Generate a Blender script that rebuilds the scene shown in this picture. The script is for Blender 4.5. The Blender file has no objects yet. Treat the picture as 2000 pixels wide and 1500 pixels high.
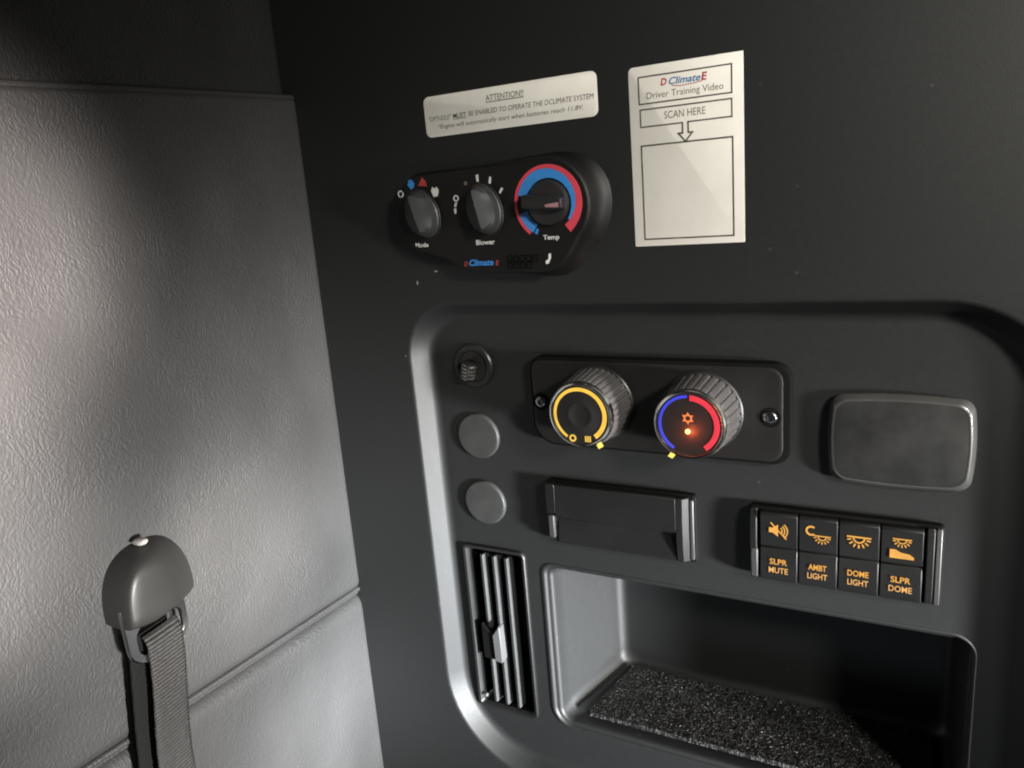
import bpy, bmesh, math, random
from mathutils import Vector, Matrix, noise
from mathutils.geometry import tessellate_polygon

random.seed(7)
scene = bpy.context.scene
C = scene.collection
MM = 0.001            # everything below is laid out in millimetres: X right, Y into the wall, Z up
PI = math.pi

# ------------------------------------------------------------------ camera
cam_data = bpy.data.cameras.new('camera')
cam_data.sensor_fit = 'HORIZONTAL'
cam_data.sensor_width = 36.0
cam_data.lens = 27.0
cam_data.clip_start = 0.01
cam_data.clip_end = 50.0
cam = bpy.data.objects.new('camera', cam_data)
C.objects.link(cam)
right = Vector((0.87844111, 0.47047967, -0.08360676))
down = Vector((0.04453596, -0.25481101, -0.96596475))
fwd = Vector((-0.4757707, 0.84481964, -0.24478973))
m = Matrix((right, -down, -fwd)).transposed().to_4x4()
m.translation = Vector((0, -0.45, 0))
cam.matrix_world = m
scene.camera = cam

# ------------------------------------------------------------------ world (dim cab interior)
world = bpy.data.worlds.new('World')
scene.world = world
world.use_nodes = True
bg = world.node_tree.nodes['Background']
bg.inputs['Color'].default_value = (0.85, 0.93, 1.0, 1)
bg.inputs['Strength'].default_value = 0.02

# ------------------------------------------------------------------ lamps: side window daylight and bunk bounce, plus added fill and pools
def lamp_area(name, loc, target, sx, sy, power, color, spread=180):
    d = bpy.data.lights.new(name, 'AREA')
    d.shape = 'RECTANGLE'; d.size = sx * MM; d.size_y = sy * MM
    d.energy = power; d.color = color; d.spread = math.radians(spread)
    o = bpy.data.objects.new(name, d); C.objects.link(o)
    o.location = Vector(loc) * MM
    o.rotation_euler = (Vector(target) - Vector(loc)).to_track_quat('-Z', 'Y').to_euler()
    return o

def lamp_spot(name, loc, target, radius, power, color, angle, blend=1.0):
    d = bpy.data.lights.new(name, 'SPOT')
    d.energy = power; d.color = color; d.shadow_soft_size = radius * MM
    d.spot_size = math.radians(angle); d.spot_blend = blend
    o = bpy.data.objects.new(name, d); C.objects.link(o)
    o.location = Vector(loc) * MM
    o.rotation_euler = (Vector(target) - Vector(loc)).to_track_quat('-Z', 'Y').to_euler()
    return o

lamp_spot('side_window_light', (1340, -500, -330), (-310, -25, -375), 100, 480, (1.0, 0.98, 0.95), 25.5, 0.85)
lamp_spot('side_window_light', (1340, -500, -470), (-280, 30, -375), 100, 520, (0.86, 0.94, 1.0), 15, 1.0)
lamp_area('upper_fill_light', (860, -780, 400), (80, 0, 15), 160, 160, 1.75, (1.0, 0.97, 0.88), 43)  # added fill that brightens the labels and the upper right wall
lamp_area('bunk_bounce_light', (-150, -1100, -1000), (-300, 0, -350), 600, 400, 0.55, (0.80, 0.92, 1.0))
# added spots that put soft bright pools on the padded wall
POOL_SRC = (1380, -760, -250)
lamp_spot('wall_pool_spot', POOL_SRC, (-415, -275, -20), 30, 1050, (1.0, 0.90, 0.84), 8.0)
lamp_spot('wall_pool_spot', POOL_SRC, (-415, -282, -160), 30, 620, (1.0, 0.93, 0.88), 5.4)
lamp_spot('wall_pool_spot', POOL_SRC, (-415, -118, -228), 30, 440, (1.0, 0.95, 0.90), 5.2)
lamp_spot('wall_pool_spot', POOL_SRC, (-415, -55, -425), 30, 430, (0.94, 0.97, 1.0), 6.6)

scene.view_settings.view_transform = 'Standard'
scene.view_settings.look = 'None'
scene.view_settings.exposure = 0.0
scene.view_settings.gamma = 1.0
scene.cycles.filter_width = 2.0

# ------------------------------------------------------------------ materials
MATS = {}
def new_mat(name):
    mt = bpy.data.materials.new(name); mt.use_nodes = True
    MATS[name] = mt
    nt = mt.node_tree
    return mt, nt, nt.nodes['Principled BSDF']

def plastic(name, col, rough=0.5, grain=900, gstr=0.15, gdist=0.00015, var=0.15, spec=0.5, metal=0.0, vscale=25, rvar=0.06):
    mt, nt, b = new_mat(name)
    n, l = nt.nodes, nt.links
    tc = n.new('ShaderNodeTexCoord')
    nz = n.new('ShaderNodeTexNoise'); nz.inputs['Scale'].default_value = vscale; nz.inputs['Detail'].default_value = 6
    nz.inputs['Roughness'].default_value = 0.6
    l.new(tc.outputs['Object'], nz.inputs['Vector'])
    mr = n.new('ShaderNodeMapRange')
    mr.inputs['From Min'].default_value = 0.3; mr.inputs['From Max'].default_value = 0.7
    mr.inputs['To Min'].default_value = 1 - var; mr.inputs['To Max'].default_value = 1 + var
    l.new(nz.outputs['Fac'], mr.inputs['Value'])
    mx = n.new('ShaderNodeVectorMath'); mx.operation = 'SCALE'
    mx.inputs[0].default_value = col
    l.new(mr.outputs['Result'], mx.inputs['Scale'])
    l.new(mx.outputs['Vector'], b.inputs['Base Color'])
    r2 = n.new('ShaderNodeMapRange')
    r2.inputs['From Min'].default_value = 0.3; r2.inputs['From Max'].default_value = 0.7
    r2.inputs['To Min'].default_value = rough - rvar; r2.inputs['To Max'].default_value = rough + rvar
    l.new(nz.outputs['Fac'], r2.inputs['Value'])
    l.new(r2.outputs['Result'], b.inputs['Roughness'])
    b.inputs['Specular IOR Level'].default_value = spec
    b.inputs['Metallic'].default_value = metal
    if gstr > 0:
        g = n.new('ShaderNodeTexNoise'); g.inputs['Scale'].default_value = grain; g.inputs['Detail'].default_value = 3
        l.new(tc.outputs['Object'], g.inputs['Vector'])
        bp = n.new('ShaderNodeBump'); bp.inputs['Strength'].default_value = gstr; bp.inputs['Distance'].default_value = gdist
        l.new(g.outputs['Fac'], bp.inputs['Height'])
        l.new(bp.outputs['Normal'], b.inputs['Normal'])
    return mt

def glow(name, col, strength, base=(0.02, 0.02, 0.02)):
    mt, nt, b = new_mat(name)
    n, l = nt.nodes, nt.links
    tc = n.new('ShaderNodeTexCoord')
    nz = n.new('ShaderNodeTexNoise'); nz.inputs['Scale'].default_value = 350
    l.new(tc.outputs['Object'], nz.inputs['Vector'])
    mr = n.new('ShaderNodeMapRange')
    mr.inputs['To Min'].default_value = strength * 0.75; mr.inputs['To Max'].default_value = strength * 1.25
    l.new(nz.outputs['Fac'], mr.inputs['Value'])
    b.inputs['Base Color'].default_value = (*base, 1)
    b.inputs['Emission Color'].default_value = (*col, 1)
    l.new(mr.outputs['Result'], b.inputs['Emission Strength'])
    b.inputs['Roughness'].default_value = 0.4
    return mt

def vinyl(name, col, rough):
    mt, nt, b = new_mat(name)
    n, l = nt.nodes, nt.links
    tc = n.new('ShaderNodeTexCoord')
    dn = n.new('ShaderNodeTexNoise'); dn.inputs['Scale'].default_value = 60; dn.inputs['Detail'].default_value = 2
    l.new(tc.outputs['Object'], dn.inputs['Vector'])
    sub = n.new('ShaderNodeVectorMath'); sub.operation = 'SUBTRACT'; sub.inputs[1].default_value = (0.5, 0.5, 0.5)
    l.new(dn.outputs['Color'], sub.inputs[0])
    sc = n.new('ShaderNodeVectorMath'); sc.operation = 'SCALE'; sc.inputs['Scale'].default_value = 0.012
    l.new(sub.outputs['Vector'], sc.inputs[0])
    add = n.new('ShaderNodeVectorMath'); add.operation = 'ADD'
    l.new(tc.outputs['Object'], add.inputs[0]); l.new(sc.outputs['Vector'], add.inputs[1])
    mp = n.new('ShaderNodeMapping'); mp.inputs['Rotation'].default_value = (0.35, 0, 0)
    mp.inputs['Scale'].default_value = (1, 1.0, 0.55)
    l.new(add.outputs['Vector'], mp.inputs['Vector'])
    vo = n.new('ShaderNodeTexVoronoi'); vo.feature = 'SMOOTH_F1'; vo.inputs['Scale'].default_value = 700
    vo.inputs['Smoothness'].default_value = 0.6
    l.new(mp.outputs['Vector'], vo.inputs['Vector'])
    fn = n.new('ShaderNodeTexNoise'); fn.inputs['Scale'].default_value = 600; fn.inputs['Detail'].default_value = 3
    l.new(mp.outputs['Vector'], fn.inputs['Vector'])
    mixh = n.new('ShaderNodeMath'); mixh.operation = 'MULTIPLY_ADD'; mixh.inputs[1].default_value = -0.9
    l.new(vo.outputs['Distance'], mixh.inputs[0]); l.new(fn.outputs['Fac'], mixh.inputs[2])
    bp = n.new('ShaderNodeBump'); bp.inputs['Strength'].default_value = 0.7; bp.inputs['Distance'].default_value = 0.00046
    gm = n.new('ShaderNodeTexNoise'); gm.inputs['Scale'].default_value = 22; gm.inputs['Detail'].default_value = 3
    l.new(tc.outputs['Object'], gm.inputs['Vector'])
    gr = n.new('ShaderNodeMapRange'); gr.inputs['From Min'].default_value = 0.3; gr.inputs['From Max'].default_value = 0.7
    gr.inputs['To Min'].default_value = 0.55; gr.inputs['To Max'].default_value = 1.35
    l.new(gm.outputs['Fac'], gr.inputs['Value'])
    hm = n.new('ShaderNodeMath'); hm.operation = 'MULTIPLY'
    l.new(mixh.outputs['Value'], hm.inputs[0]); l.new(gr.outputs['Result'], hm.inputs[1])
    l.new(hm.outputs['Value'], bp.inputs['Height'])
    l.new(bp.outputs['Normal'], b.inputs['Normal'])
    big = n.new('ShaderNodeTexNoise'); big.inputs['Scale'].default_value = 7; big.inputs['Detail'].default_value = 4
    l.new(tc.outputs['Object'], big.inputs['Vector'])
    mr = n.new('ShaderNodeMapRange'); mr.inputs['From Min'].default_value = 0.3; mr.inputs['From Max'].default_value = 0.7
    mr.inputs['To Min'].default_value = 0.78; mr.inputs['To Max'].default_value = 1.2
    l.new(big.outputs['Fac'], mr.inputs['Value'])
    mx = n.new('ShaderNodeVectorMath'); mx.operation = 'SCALE'; mx.inputs[0].default_value = col
    l.new(mr.outputs['Result'], mx.inputs['Scale']); l.new(mx.outputs['Vector'], b.inputs['Base Color'])
    b.inputs['Roughness'].default_value = rough
    b.inputs['Specular IOR Level'].default_value = 0.45
    return mt

TRIM = plastic('moulded_black_plastic', (0.0072, 0.0076, 0.0078), 0.55, 1100, 0.35, 0.00014, 0.04, spec=0.6, vscale=300, rvar=0.02)
def add_dust(mt, scale, amount, col):
    nt = mt.node_tree; n, l = nt.nodes, nt.links; b = n['Principled BSDF']
    src = b.inputs['Base Color'].links[0].from_socket
    tc = n.new('ShaderNodeTexCoord'); v = n.new('ShaderNodeTexVoronoi'); v.inputs['Scale'].default_value = scale
    l.new(tc.outputs['Object'], v.inputs['Vector'])
    sp = n.new('ShaderNodeSeparateColor'); l.new(v.outputs['Color'], sp.inputs['Color'])
    a = n.new('ShaderNodeMath'); a.operation = 'GREATER_THAN'; a.inputs[1].default_value = 1 - amount; l.new(sp.outputs['Red'], a.inputs[0])
    r = n.new('ShaderNodeMapRange'); r.inputs['From Min'].default_value = 0.10; r.inputs['From Max'].default_value = 0.24; r.inputs['To Min'].default_value = 1; r.inputs['To Max'].default_value = 0
    l.new(v.outputs['Distance'], r.inputs['Value'])
    m_ = n.new('ShaderNodeMath'); m_.operation = 'MULTIPLY'; l.new(a.outputs['Value'], m_.inputs[0]); l.new(r.outputs['Result'], m_.inputs[1])
    mx = n.new('ShaderNodeMix'); mx.data_type = 'RGBA'; l.new(m_.outputs['Value'], mx.inputs['Factor'])
    l.new(src, mx.inputs['A']); mx.inputs['B'].default_value = (*col, 1)
    l.new(mx.outputs['Result'], b.inputs['Base Color'])
add_dust(TRIM, 210, 0.010, (0.03, 0.03, 0.029))
PLUG = plastic('grey_plug_plastic', (0.031, 0.032, 0.031), 0.5, 900, 0.2, 0.00012, 0.2, vscale=60)
COVERP = plastic('worn_grey_rubber', (0.013, 0.013, 0.0125), 0.55, 700, 0.2, 0.00012, 0.35, vscale=40, rvar=0.1)
EDGE = plastic('highlight_grey_edge', (0.032, 0.032, 0.031), 0.45, 700, 0.1, 0.0001, 0.1, spec=1.0)  # paler grey that stands for the lit end bevels
RIMG = plastic('highlight_grey_rim', (0.05, 0.05, 0.048), 0.32, 700, 0.05, 0.0001, 0.1, spec=1.0)  # paler than the cap, so the lit bevel's highlight is in the colour
BLACK = plastic('black_plastic', (0.009, 0.009, 0.009), 0.42, 1500, 0.1, 0.0001, 0.1)
HOUSE = plastic('heater_housing_plastic', (0.005, 0.005, 0.005), 0.5, 1500, 0.15, 0.0001, 0.1, spec=0.35)
GASKET = plastic('matt_black_gasket', (0.003, 0.003, 0.003), 0.7, 1500, 0.1, 0.0001, 0.1, spec=0.12)
SATIN = plastic('satin_black_plate', (0.010, 0.0095, 0.009), 0.45, 1600, 0.15, 0.0001, 0.1, spec=0.4)
KEY = plastic('satin_black_key', (0.007, 0.007, 0.007), 0.45, 1600, 0.12, 0.0001, 0.1, spec=0.35)
KNOBG = plastic('grey_black_knob', (0.030, 0.031, 0.032), 0.42, 1400, 0.1, 0.0001, 0.1)
KNOBB = plastic('black_knob', (0.016, 0.016, 0.0165), 0.38, 1400, 0.1, 0.0001, 0.1)
GREYK = plastic('grey_slider', (0.085, 0.086, 0.088), 0.45, 800, 0.1, 0.0001, 0.1)
SLAT = plastic('grey_slat', (0.045, 0.046, 0.047), 0.4, 800, 0.05, 0.0001, 0.1)
ANCHOR = plastic('dark_grey_plastic', (0.027, 0.026, 0.0245), 0.42, 1500, 0.15, 0.0001, 0.1)
METAL = plastic('dark_polished_metal', (0.30, 0.30, 0.30), 0.25, 400, 0.03, 0.0001, 0.1, metal=1.0)
CHROME = plastic('bright_metal', (0.75, 0.74, 0.70), 0.16, 400, 0.02, 0.0001, 0.05, metal=1.0, rvar=0.04)
WHITEP = plastic('white_plastic', (0.7, 0.69, 0.66), 0.5, 800, 0.05, 0.0001, 0.1)
CAPW = plastic('pale_grey_cap', (0.28, 0.27, 0.255), 0.5, 800, 0.05, 0.0001, 0.1)
STUD = plastic('glint_metal', (0.40, 0.39, 0.37), 0.24, 400, 0.05, 0.0001, 0.1, metal=1.0)
SCUFF = plastic('bare_scuff', (0.22, 0.22, 0.215), 0.6, 500, 0.2, var=0.4, vscale=900)
LABELW = plastic('label_paper', (0.82, 0.785, 0.725), 0.42, 500, 0.05, 0.0001, 0.04, vscale=60)
INK = plastic('grey_ink', (0.14, 0.13, 0.10), 0.6, 500, 0, var=0.2, vscale=400)
INKD = plastic('dark_ink', (0.07, 0.065, 0.045), 0.6, 500, 0, var=0.2, vscale=400)
PRINTW = plastic('white_print', (0.62, 0.62, 0.60), 0.5, 500, 0, var=0.2, vscale=300)
PRINTR = plastic('red_print', (0.55, 0.05, 0.075), 0.45, 500, 0, var=0.1)
PRINTB = plastic('blue_print', (0.035, 0.20, 0.52), 0.45, 500, 0, var=0.1)
PRINTDR = plastic('dark_red_print', (0.33, 0.045, 0.035), 0.45, 500, 0, var=0.1)
LOGOR = plastic('logo_red', (0.42, 0.05, 0.06), 0.5, 500, 0, var=0.1)
LOGOB = plastic('logo_blue', (0.04, 0.17, 0.36), 0.5, 500, 0, var=0.1)
BROWN = plastic('pointer_brown', (0.30, 0.14, 0.07), 0.45, 500, 0, var=0.2)
CLEAR, _nt, _b = new_mat('smoked_clear_rim')
_n = _nt.nodes.new('ShaderNodeTexNoise'); _n.inputs['Scale'].default_value = 120
_r = _nt.nodes.new('ShaderNodeMapRange'); _r.inputs['To Min'].default_value = 0.10; _r.inputs['To Max'].default_value = 0.24
_nt.links.new(_n.outputs['Fac'], _r.inputs['Value']); _nt.links.new(_r.outputs['Result'], _b.inputs['Roughness'])
_b.inputs['Base Color'].default_value = (0.15, 0.14, 0.14, 1); _b.inputs['Metallic'].default_value = 0.5; _b.inputs['Coat Weight'].default_value = 0.6; _b.inputs['Coat Roughness'].default_value = 0.12
VINYL = vinyl('grained_grey_vinyl', (0.038, 0.0374, 0.0374), 0.58)
VINYLD = vinyl('grained_shaded_vinyl', (0.017, 0.017, 0.0162), 0.6)  # same vinyl darkened: the upper cushion's shade is in its colour
GYEL = glow('glow_yellow', (1.0, 0.60, 0.06), 1.0)
GPTR = glow('glow_pointer', (1.0, 0.75, 0.12), 1.3)
GBLUE = glow('glow_blue', (0.03, 0.045, 0.85), 0.9)
GRED = glow('glow_red', (1.0, 0.02, 0.055), 0.85)
GAMB = glow('glow_amber', (1.0, 0.46, 0.05), 0.9)
GAMB2 = glow('glow_pale_amber', (1.0, 0.50, 0.13), 0.95)
GLED = glow('glow_led', (1.0, 0.55, 0.12), 5.0)
GORG = glow('glow_orange', (1.0, 0.25, 0.06), 1.0)

# webbing: woven brown-grey threads, shade between the ribs painted as dark bands
WEB, _nt, _b = new_mat('woven_webbing')
_tc = _nt.nodes.new('ShaderNodeTexCoord')
_w = _nt.nodes.new('ShaderNodeTexNoise'); _w.inputs['Scale'].default_value = 500; _w.inputs['Detail'].default_value = 2
_nt.links.new(_tc.outputs['Object'], _w.inputs['Vector'])
_cr = _nt.nodes.new('ShaderNodeValToRGB')
_cr.color_ramp.elements[0].position = 0.25; _cr.color_ramp.elements[0].color = (0.018, 0.017, 0.016, 1)
_cr.color_ramp.elements[1].position = 0.7; _cr.color_ramp.elements[1].color = (0.042, 0.039, 0.036, 1)
_nt.links.new(_w.outputs['Fac'], _cr.inputs['Fac'])
_wv = _nt.nodes.new('ShaderNodeTexWave'); _wv.bands_direction = 'Z'; _wv.inputs['Scale'].default_value = 2 * PI / 20 / 0.0024
_wv.inputs['Distortion'].default_value = 0.6; _wv.inputs['Detail'].default_value = 2; _wv.inputs['Detail Scale'].default_value = 3
_mp = _nt.nodes.new('ShaderNodeMapping'); _mp.inputs['Rotation'].default_value = (-0.065, 0, 0)
_nt.links.new(_tc.outputs['Object'], _mp.inputs['Vector']); _nt.links.new(_mp.outputs['Vector'], _wv.inputs['Vector'])
_sm = _nt.nodes.new('ShaderNodeMapRange'); _sm.inputs['From Min'].default_value = 0.15; _sm.inputs['From Max'].default_value = 0.6; _sm.inputs['To Min'].default_value = 0.15; _sm.inputs['To Max'].default_value = 1.0
_nt.links.new(_wv.outputs['Fac'], _sm.inputs['Value'])
_ml = _nt.nodes.new('ShaderNodeVectorMath'); _ml.operation = 'SCALE'
_nt.links.new(_cr.outputs['Color'], _ml.inputs[0]); _nt.links.new(_sm.outputs['Result'], _ml.inputs['Scale'])
_nt.links.new(_ml.outputs['Vector'], _b.inputs['Base Color'])
_b.inputs['Roughness'].default_value = 0.7
_bp = _nt.nodes.new('ShaderNodeBump'); _bp.inputs['Strength'].default_value = 0.6; _bp.inputs['Distance'].default_value = 0.0004
_nt.links.new(_w.outputs['Fac'], _bp.inputs['Height']); _nt.links.new(_bp.outputs['Normal'], _b.inputs['Normal'])

# granular mat
MAT, _nt, _b = new_mat('speckled_rubber')
_tc = _nt.nodes.new('ShaderNodeTexCoord')
_w = _nt.nodes.new('ShaderNodeTexVoronoi'); _w.inputs['Scale'].default_value = 900
_nt.links.new(_tc.outputs['Object'], _w.inputs['Vector'])
_cr = _nt.nodes.new('ShaderNodeValToRGB')
_cr.color_ramp.elements[0].position = 0.55; _cr.color_ramp.elements[0].color = (0.006, 0.006, 0.006, 1)
_cr.color_ramp.elements[1].position = 1.0; _cr.color_ramp.elements[1].color = (0.065, 0.065, 0.062, 1)
_sp = _nt.nodes.new('ShaderNodeSeparateColor')
_nt.links.new(_w.outputs['Color'], _sp.inputs['Color']); _nt.links.new(_sp.outputs['Red'], _cr.inputs['Fac'])
_nt.links.new(_cr.outputs['Color'], _b.inputs['Base Color'])
_b.inputs['Roughness'].default_value = 0.4

# ------------------------------------------------------------------ mesh helpers
def origin_of(p):
    while p is not None and p.parent is not None: p = p.parent
    return Vector(p.location) / MM if p is not None else Vector((0, 0, 0))

class MB:
    def __init__(s): s.v = []; s.f = []
    def pts(s, ps):
        i = len(s.v); s.v += [tuple(p) for p in ps]; return list(range(i, i + len(ps)))
    def loft(s, loops, cap0=False, cap1=False, closed=True):
        ids = [s.pts(l) for l in loops]
        n = len(ids[0])
        for a, b in zip(ids, ids[1:]):
            for i in range(n if closed else n - 1):
                j = (i + 1) % n
                s.f.append((a[i], a[j], b[j], b[i]))
        if cap0: s.f.append(tuple(reversed(ids[0])))
        if cap1: s.f.append(tuple(ids[-1]))
        return ids
    def box(s, x0, x1, y0, y1, z0, z1):
        s.loft([[(x0, y0, z0), (x1, y0, z0), (x1, y0, z1), (x0, y0, z1)],
                [(x0, y1, z0), (x1, y1, z0), (x1, y1, z1), (x0, y1, z1)]], True, True)
        return s
    def poly(s, ps): s.f.append(tuple(s.pts(ps))); return s
    def build(s, name, mat, parent=None, angle=35, smooth=True, bevel=0, seg=2):
        o0 = origin_of(parent)
        me = bpy.data.meshes.new(name)
        me.from_pydata([((x - o0.x) * MM, (y - o0.y) * MM, (z - o0.z) * MM) for x, y, z in s.v], [], s.f)
        bm = bmesh.new(); bm.from_mesh(me)
        bmesh.ops.remove_doubles(bm, verts=bm.verts, dist=1e-6)
        bmesh.ops.recalc_face_normals(bm, faces=bm.faces)
        bm.to_mesh(me); bm.free()
        me.materials.append(mat)
        if smooth:
            me.polygons.foreach_set('use_smooth', [True] * len(me.polygons))
            me.set_sharp_from_angle(angle=math.radians(angle))
        me.update()
        o = bpy.data.objects.new(name, me); C.objects.link(o)
        if parent is not None: o.parent = parent
        if bevel:
            b = o.modifiers.new('bevel', 'BEVEL'); b.width = bevel * MM; b.segments = seg
            b.limit_method = 'ANGLE'; b.angle_limit = math.radians(40)
        return o

def thing(name, loc, label, cat, group=None):
    o = bpy.data.objects.new(name, None); C.objects.link(o)
    o.empty_display_size = 0.02
    o.location = Vector(loc) * MM
    o['label'] = label; o['category'] = cat
    if group: o['group'] = group
    return o

def rrect(x0, x1, z0, z1, r, n=8):
    """rounded rectangle in XZ as a list of (x, z); r = one radius or (bl, br, tr, tl)"""
    if not isinstance(r, (tuple, list)): r = (r,) * 4
    out = []
    for (cx, cz, a0, rr) in ((x0 + r[0], z0 + r[0], 180, r[0]), (x1 - r[1], z0 + r[1], 270, r[1]),
                             (x1 - r[2], z1 - r[2], 0, r[2]), (x0 + r[3], z1 - r[3], 90, r[3])):
        for k in range(n + 1):
            a = math.radians(a0 + 90 * k / n)
            out.append((cx + rr * math.cos(a), cz + rr * math.sin(a)))
    return out
def atY(l, y): return [(x, y, z) for x, z in l]
def circle(cx, cz, r, n=48, a0=0): return [(cx + r * math.cos(a0 + 2 * PI * k / n), cz + r * math.sin(a0 + 2 * PI * k / n)) for k in range(n)]
def offset(l, d):
    """offset a counter-clockwise polyline outward"""
    n = len(l); out = []
    for i in range(n):
        a, b = Vector(l[i - 1]), Vector(l[(i + 1) % n])
        t = (b - a)
        if t.length < 1e-9: out.append(l[i]); continue
        t.normalize(); out.append((l[i][0] + t.y * d, l[i][1] - t.x * d))
    return out
def lathe_y(profile, cx, cz, n=48):
    """profile = [(radius, y)...] around an axis along Y"""
    return [atY(circle(cx, cz, r, n), y) for r, y in profile]

def arc_strip(cx, cz, a0, a1, rin, rout, y0, y1, n=40):
    """thick annular strip; rin / rout are functions of t in 0..1; angles in degrees"""
    mb = MB(); loops = []
    for k in range(n + 1):
        t = k / n; a = math.radians(a0 + (a1 - a0) * t); c, s = math.cos(a), math.sin(a)
        ri, ro = rin(t), rout(t)
        loops.append([(cx + ri * c, y0, cz + ri * s), (cx + ro * c, y0, cz + ro * s), (cx + ro * c, y1, cz + ro * s), (cx + ri * c, y1, cz + ri * s)])
    mb.loft(loops, True, True)
    return mb

def text(txt, cx, cz, y, mat, parent, width=None, height=None, size=5, bold=0.0, shear=0.0, name='lettering', depth=0.12, slope=0.0):
    cu = bpy.data.curves.new(name, 'FONT'); cu.body = txt
    cu.align_x = 'CENTER'; cu.align_y = 'CENTER'; cu.size = 1.0; cu.offset = bold; cu.shear = shear; cu.resolution_u = 3
    to = bpy.data.objects.new(name, cu); C.objects.link(to)
    dg = bpy.context.evaluated_depsgraph_get()
    me = bpy.data.meshes.new_from_object(to.evaluated_get(dg))
    bpy.data.objects.remove(to); bpy.data.curves.remove(cu)
    xs = [v.co.x for v in me.vertices]; ys = [v.co.y for v in me.vertices]
    w, h = max(xs) - min(xs), max(ys) - min(ys)
    mx, my = (max(xs) + min(xs)) / 2, (max(ys) + min(ys)) / 2
    sx = (width / w) if width else size
    sy = (height / h) if height else sx
    mb = MB()
    i0 = mb.pts([(cx + (v.co.x - mx) * sx, y, cz + (v.co.y - my) * sy + slope * (v.co.x - mx) * sx) for v in me.vertices])
    for p in me.polygons: mb.f.append(tuple(i0[i] for i in p.vertices))
    bpy.data.meshes.remove(me)
    return mb.build(name, mat, parent, smooth=False)

# ------------------------------------------------------------------ the setting: moulded trim wall with its recessed tray and cubby
RX0, RX1, RZ0, RZ1 = -339.5, 66.0, -462.0, -73.0
RD = 15.0
def rec_loop(d, y):      # loop offset inwards by d from the recess outline
    rr = [max(80 - d, 4), max(60 - d, 4), max(62 - 1.9 * d, 4), max(43 - d, 4)]
    return atY(rrect(RX0 + d, RX1 - 1.75 * d, RZ0 + d, RZ1 - d, rr, 12), y)
wall = bpy.data.objects.new('trim_wall', None); C.objects.link(wall); wall['kind'] = 'structure'
wall['label'] = 'matt black moulded trim wall carrying the controls'
mb = MB()
loops = [atY(rrect(-440, 600, -800, 420, 1, 12), 40.0), atY(rrect(-440, 600, -800, 420, 1, 12), 0.0),
         rec_loop(-6, 0), rec_loop(-0.5, 0.0)]
# convex lip radius, drafted wall, concave root radius
prof = []
for k in range(1, 8):
    a = math.radians(52 * k / 7); prof.append((-0.5 + 3.6 * math.sin(a), 3.6 * (1 - math.cos(a))))
root_r = 8.5
end = []
for k in range(0, 10):
    a = math.radians(52 * (1 - k / 9)); end.append((15.6 - root_r * math.sin(a), RD - root_r * (1 - math.cos(a))))
for d, y in prof + end: loops.append(rec_loop(d, y))
loops.append(rec_loop(16.2, RD)); loops.append(rec_loop(17.5, RD))
# cubby opening
def cub(x0, x1, z0, z1, r, y): return atY(rrect(x0, x1, z0, z1, r, 12), y)
VENT_HOLE = rrect(-315.2, -265.8, -411.8, -269.8, (4, 5, 4, 3), 6)
mb.loft(loops)
rings = [[Vector(p) for p in rec_loop(17.5, RD)], [Vector(p) for p in cub(-251, 32.5, -415, -272.5, (18, 14, 14, 9), RD)], [Vector(p) for p in atY(VENT_HOLE, RD)]]
ids = mb.pts([tuple(p) for r_ in rings for p in r_])
for tri in tessellate_polygon([[(p.x, p.z, 0) for p in r_] for r_ in rings]): mb.f.append(tuple(ids[i] for i in tri))
face = mb.build('wall_face', TRIM, wall, angle=50)

mb = MB(); loops = []
A = dict(x0=-251, x1=32.5, z0=-415, z1=-272.5)
# raised bead round the opening
for d, y in ((0, RD), (0.3, RD - 0.35), (1.2, RD - 0.9), (2.4, RD - 0.9), (3.4, RD - 0.3), (4.2, RD + 1.0), (4.6, RD + 1.3), (5.6, RD + 1.5), (6.8, RD + 1.9), (7.8, RD + 3.0), (8.4, RD + 4.6), (8.6, RD + 7)):
    e = d * 0.65
    loops.append(cub(A['x0'] + d, A['x1'] - e * 0.8, A['z0'] + e, A['z1'] - e, (18 - d, 14 - e, 14 - e, 9 - d * 0.3), y))
YB = 100.0
def inner(t, y, sh=0.0):
    x0 = -242.4 + 19 * t; x1 = 27 - 3 * t; z0 = -409.4 + 3 * t; z1 = -278 - 5 * t
    return cub(x0 + sh, x1 - sh, z0 + sh, z1 - sh, (13, 12, 12, 8), y)
for k in range(1, 9):
    t = k / 8; y = RD + 7 + (YB - 9 - RD - 7) * t
    loops.append(inner(t, y))
for k in range(1, 8):
    a = math.radians(90 * k / 7); loops.append(inner(1.0, YB - 9 + 9 * math.sin(a), 9 * (1 - math.cos(a)) if k < 7 else 9))
mb.loft(loops, False, True)
mb.build('storage_cubby', TRIM, wall, angle=50)

# small scuffs below the heater control
for (x, z, w, h, rot) in ((-306.5, -51.0, 3.0, 1.1, 0.1), (-323.5, -59.0, 1.1, 3.2, 0.15), (-341.5, -113, 1.2, 1.0, 0)):
    mb = MB(); c, s_ = math.cos(rot), math.sin(rot)
    q = [(-w / 2, 0), (-w / 5, -h / 2), (w / 3, -h / 3), (w / 2, h / 6), (w / 6, h / 2), (-w / 3, h / 3)]
    q = [(x + a * c - b * s_, z + a * s_ + b * c) for a, b in q]
    mb.loft([atY(q, 0.1), atY(q, -0.12)], False, True)
    mb.build('scuff', SCUFF, wall, smooth=False)

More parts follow.
